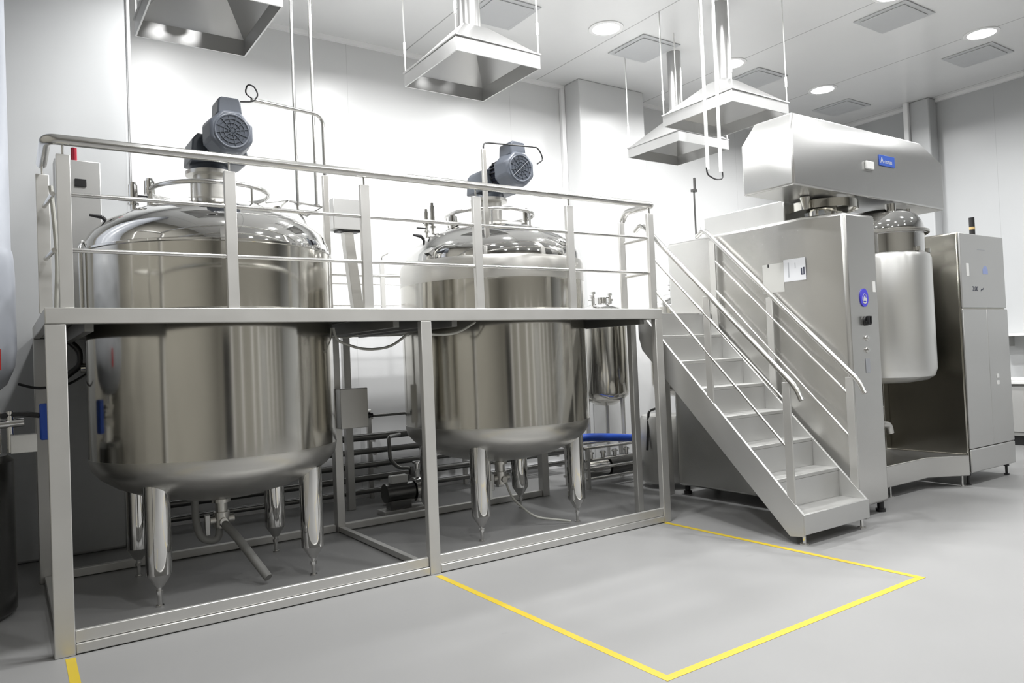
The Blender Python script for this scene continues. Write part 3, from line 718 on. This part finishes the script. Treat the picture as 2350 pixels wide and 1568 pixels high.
# ------------------------------------------------------------ pipes along the back wall
stands = []
for i, (y, z, r) in enumerate(((3.28, .98, .018), (3.24, .74, .042), (3.20, .58, .034), (3.14, .43, .036), (3.08, .29, .04), (3.02, .15, .03))):
    segs = ((.90, 6.55),) if y > 3.05 else ((.90, 8.6),)
    lab = ['thin steel pipe highest of the rack along the back wall', 'thick steel pipe second from the top of the rack along the back wall', 'steel pipe third from the top of the rack along the back wall',
           'steel pipe fourth from the top of the rack along the back wall', 'thick steel pipe second from the floor of the rack along the back wall', 'steel pipe nearest the floor of the rack along the back wall'][i]
    x1 = 6.1
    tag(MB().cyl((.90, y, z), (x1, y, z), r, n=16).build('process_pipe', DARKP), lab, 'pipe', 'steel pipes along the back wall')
for x in (1.0, 3.4, 4.7, 6.0):
    t = thing('pipe_rack', (x, 3.2, 0), {1.0: 'upright pipe stand behind the left tank', 3.4: 'upright pipe stand between the two tanks', 4.7: 'upright pipe stand behind the right tank', 6.0: 'upright pipe stand beyond the staircase'}[x], 'pipe stand')
    MB().box(x-.025, x+.025, 3.33, 3.38, 0, 1.05).build('upright', FRAME, t, .004)
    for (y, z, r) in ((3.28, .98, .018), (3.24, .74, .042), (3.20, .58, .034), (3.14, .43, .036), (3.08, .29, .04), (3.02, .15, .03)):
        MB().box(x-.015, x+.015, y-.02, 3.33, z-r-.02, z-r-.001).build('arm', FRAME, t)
# riser pipe with valve between tanks
t = thing('riser_pipe', (3.45, 2.75, 0), 'dark bent riser pipe with a hand valve on the pipe rack between the tanks', 'pipe')
MB().tube([(3.62, 3.0, .76), (3.40, 2.82, .76), (3.40, 2.8, .50), (3.5, 2.8, .40), (3.66, 2.8, .38), (3.66, 2.8, .14)], .022, 12, .05).build('pipe', DARKP, t)
m = MB().box(3.60, 3.72, 2.77, 2.83, .25, .31); m.cyl((3.66, 2.8, .31), (3.66, 2.8, .40), .03, n=12); m.build('valve', DARKP, t)
MB().box(3.3, 3.75, 2.74, 2.86, .02, .12).build('foot_plate', FRAME, t, .004)

# pump skid with blue hose at the right rear
t = thing('blue_hose', (6.0, 2.2, .45), 'thick blue hose lying across the pump skid right of the right tank', 'hose')
MB().tube([(5.55, 2.2, .56), (5.75, 2.15, .575), (6.1, 2.12, .545), (6.55, 2.12, .49)], .05, 16, .15).build('hose', BLUEH, t)
MB().cyl((5.45, 2.22, .555), (5.55, 2.2, .56), .055, n=20).build('coupling', MIRR, t)
t = thing('pump_skid', (6.0, 1.95, 0), 'low dark steel pump skid with small valves behind the right tank', 'pump')
for x in (5.5, 6.4):
    for y in (1.85, 2.25): MB().box(x-.02, x+.02, y-.02, y+.02, 0, .48).build('leg', FRAME, t)
for z, y in ((.485, 1.85), (.485, 2.25), (.34, 1.85), (.24, 1.85), (.12, 1.85), (.12, 2.25)):
    MB().cyl((5.45, y, z), (6.45, y, z), .018, n=10).build('frame_tube', TUBE, t)
MB().cyl((5.6, 2.06, .2), (5.95, 2.06, .2), .11, n=28).build('pump_body', MIRR, t)
MB().cyl((5.97, 2.06, .2), (6.38, 2.06, .2), .13, n=28).build('pump_motor', DARKP, t)
for i in range(5):
    x = 5.55+i*.19
    m = MB().cyl((x, 1.85, .36), (x, 1.85, .44), .028, n=14); m.cyl((x-.04, 1.85, .42), (x+.04, 1.85, .42), .014, n=10); m.build('valve', MIRR, t)

# ------------------------------------------------------------ small vessels beyond the staircase
def vessel(x, y, r, z0, z1, label, box=False):
    t = thing('storage_vessel', (x, y, 0), label, 'tank', 'small vessels behind the staircase')
    MB().lathe((x, y, 0), [(0, z0-.16), (r*.4, z0-.14), (r*.75, z0-.08), (r*.95, z0-.02), (r, z0+.03), (r, z1)], 56).build('shell', POL, t)
    MB().lathe((x, y, 0), [(r, z1), (r*.97, z1+.04), (r*.8, z1+.11), (r*.5, z1+.17), (r*.15, z1+.19), (0, z1+.19)], 56).build('dome', MIRR, t)
    for q in (45, 165, 285):
        a = math.radians(q); X, Y = x+r*.82*math.cos(a), y+r*.82*math.sin(a)
        l = MB().cyl((X, Y, .0), (X, Y, z0+.02), .03, n=14); l.build('leg', FRAME, t)
    for (dx, dy, h) in ((-.2, -.05, .12), (.05, -.12, .16), (.22, .05, .1), (-.05, .1, .2)):
        m = MB().cyl((x+dx, y+dy, z1+.12), (x+dx, y+dy, z1+.15+h), .018, n=10); m.cyl((x+dx, y+dy, z1+.12+h), (x+dx, y+dy, z1+.15+h), .035, n=14); m.box(x+dx-.07, x+dx, y+dy-.006, y+dy+.006, z1+.09+h, z1+.10+h)
        m.build('nozzle', MIRR, t)
    m = MB().cyl((x, y, z1+.18), (x, y, z1+.26), .09, n=24); m.build('manway', MIRR, t)
    return t
vessel(6.55, 2.68, .33, 1.05, 2.10, 'small polished vessel seen right of the right tank through the railing')
vessel(7.10, 1.75, .42, 1.15, 2.16, 'polished vessel with dished bottom seen just beyond the front stair post')
vessel(8.35, 2.05, .42, .9, 2.16, 'polished vessel seen through the stair handrails beside the mixer')
tag(MB().box(6.65, 6.82, 2.95, 3.08, 1.22, 1.72).build('wall_box', CAB, None, .005), 'grey steel box fixed to the wall pillar right of the right tank', 'control box')
# dark drum below the stair
t = thing('drum', (6.33, 1.4, 0), 'dark round drum standing in the shadow under the staircase', 'drum')
MB().lathe((6.34, 1.38, 0), [(0, .05), (.28, .05), (.30, .08), (.30, .80), (.28, .84), (0, .84)], 40).build('body', FRAME, t)
MB().tube([(6.00, 1.36, .45), (6.07, 1.38, .90), (6.22, 1.38, .93)], .015, 8, .04).build('handle', BLACK, t)

# ------------------------------------------------------------ white vessel at the far left
t = thing('white_vessel', (-.62, 1.0, 0), 'tall white enamelled vessel with red sticker at the left edge', 'tank')
vx, vy = -.55, 1.25
MB().lathe((vx, vy, 0), [(.30, 1.50), (.37, 1.56), (.42, 1.68), (.435, 1.80), (.435, 2.30), (.43, 2.42), (.425, 2.47), (.415, 2.50), (.415, ZC-.01)], 64).build('upper_body', SILO, t)
MB().lathe((vx, vy, 0), [(.0, 1.44), (.2, 1.45), (.30, 1.50)], 64).build('cone', SILO, t)
a0 = math.radians(-52)
MB().box(-.235, -.21, .935, .955, 1.66, 1.80).build('red_sticker', REDT, t)
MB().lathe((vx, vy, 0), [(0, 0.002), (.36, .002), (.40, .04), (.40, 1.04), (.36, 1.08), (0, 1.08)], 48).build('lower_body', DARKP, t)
m = MB().cyl((vx, vy, 1.08), (vx, vy, 1.44), .10, n=24); m.cyl((vx, vy, 1.2), (vx, vy, 1.23), .16, n=24); m.cyl((vx, vy, 1.33), (vx, vy, 1.36), .16, n=24)
vb = m.build('valve_stack', MIRR, t)
m = MB()
for k in range(5): m.cyl((vx+.1+.07*k, vy-.12, 1.10), (vx+.1+.07*k, vy-.12, 1.38), .022, n=12); 
m.cyl((vx+.08, vy-.12, 1.28), (vx+.46, vy-.12, 1.30), .03, n=12); m.build('fitting', MIRR, vb)
MB().box(-.17, -.02, 1.02, 1.1, 1.10, 1.22).build('junction_box', WHITEP, vb, .004)
MB().tube([(vx+.1, vy-.1, 1.33), (-.1, 1.12, 1.36), (.0, 1.1, 1.34)], .018, 8, .05).build('cable', BLACK, vb)
tag(MB().box(.0, .10, 1.06, 1.18, 1.17, 1.42).build('valve_actuator', BLUEH, None, .01), 'blue actuator box partly behind the left platform leg', 'actuator')
tag(MB().tube([(-.11, 1.6, 1.56), (.0, 1.6, 1.52), (.2, 1.6, 1.53), (.5, 1.95, 1.7)], .010, 8, .1).build('cable', BLACK), 'black cable sagging from the white vessel to the platform', 'cable')
t = thing('valve_cluster', (.28, 1.9, 1.6), 'small black hose reel and valve under the deck left of the left tank', 'valve')
m = MB().tube([(.22, 1.7, 1.88), (.30, 1.7, 1.80), (.30, 1.7, 1.68), (.2, 1.7, 1.60)], .025, 10, .05); m.build('hose', BLACK, t)
m = MB().cyl((.30, 1.7, 1.66), (.36, 1.7, 1.66), .04, n=14); m.build('valve', MIRR, t)

# transfer pump on the floor behind the right tank
t = thing('transfer_pump', (3.35, 2.3, 0), 'small steel pump with pale cover standing behind the middle platform post', 'pump')
MB().box(3.05, 3.60, 2.22, 2.42, 0, .05).build('base', FRAME, t, .004)
m = MB().cyl((3.10, 2.32, .22), (3.42, 2.32, .22), .10, n=28); m.build('motor', DARKP, t)
m = MB().cyl((3.43, 2.32, .22), (3.55, 2.32, .22), .13, n=32); m.cyl((3.49, 2.32, .35), (3.49, 2.32, .52), .025, n=14); m.cyl((3.49, 2.32, .50), (3.49, 2.32, .52), .05, n=20)
m.build('pump_head', MIRR, t)
MB().box(3.16, 3.36, 2.28, 2.36, .315, .40).build('terminal_box', WHITEP, t, .01)
MB().box(3.14, 3.38, 2.26, 2.38, .051, .14).build('foot', DARKP, t)
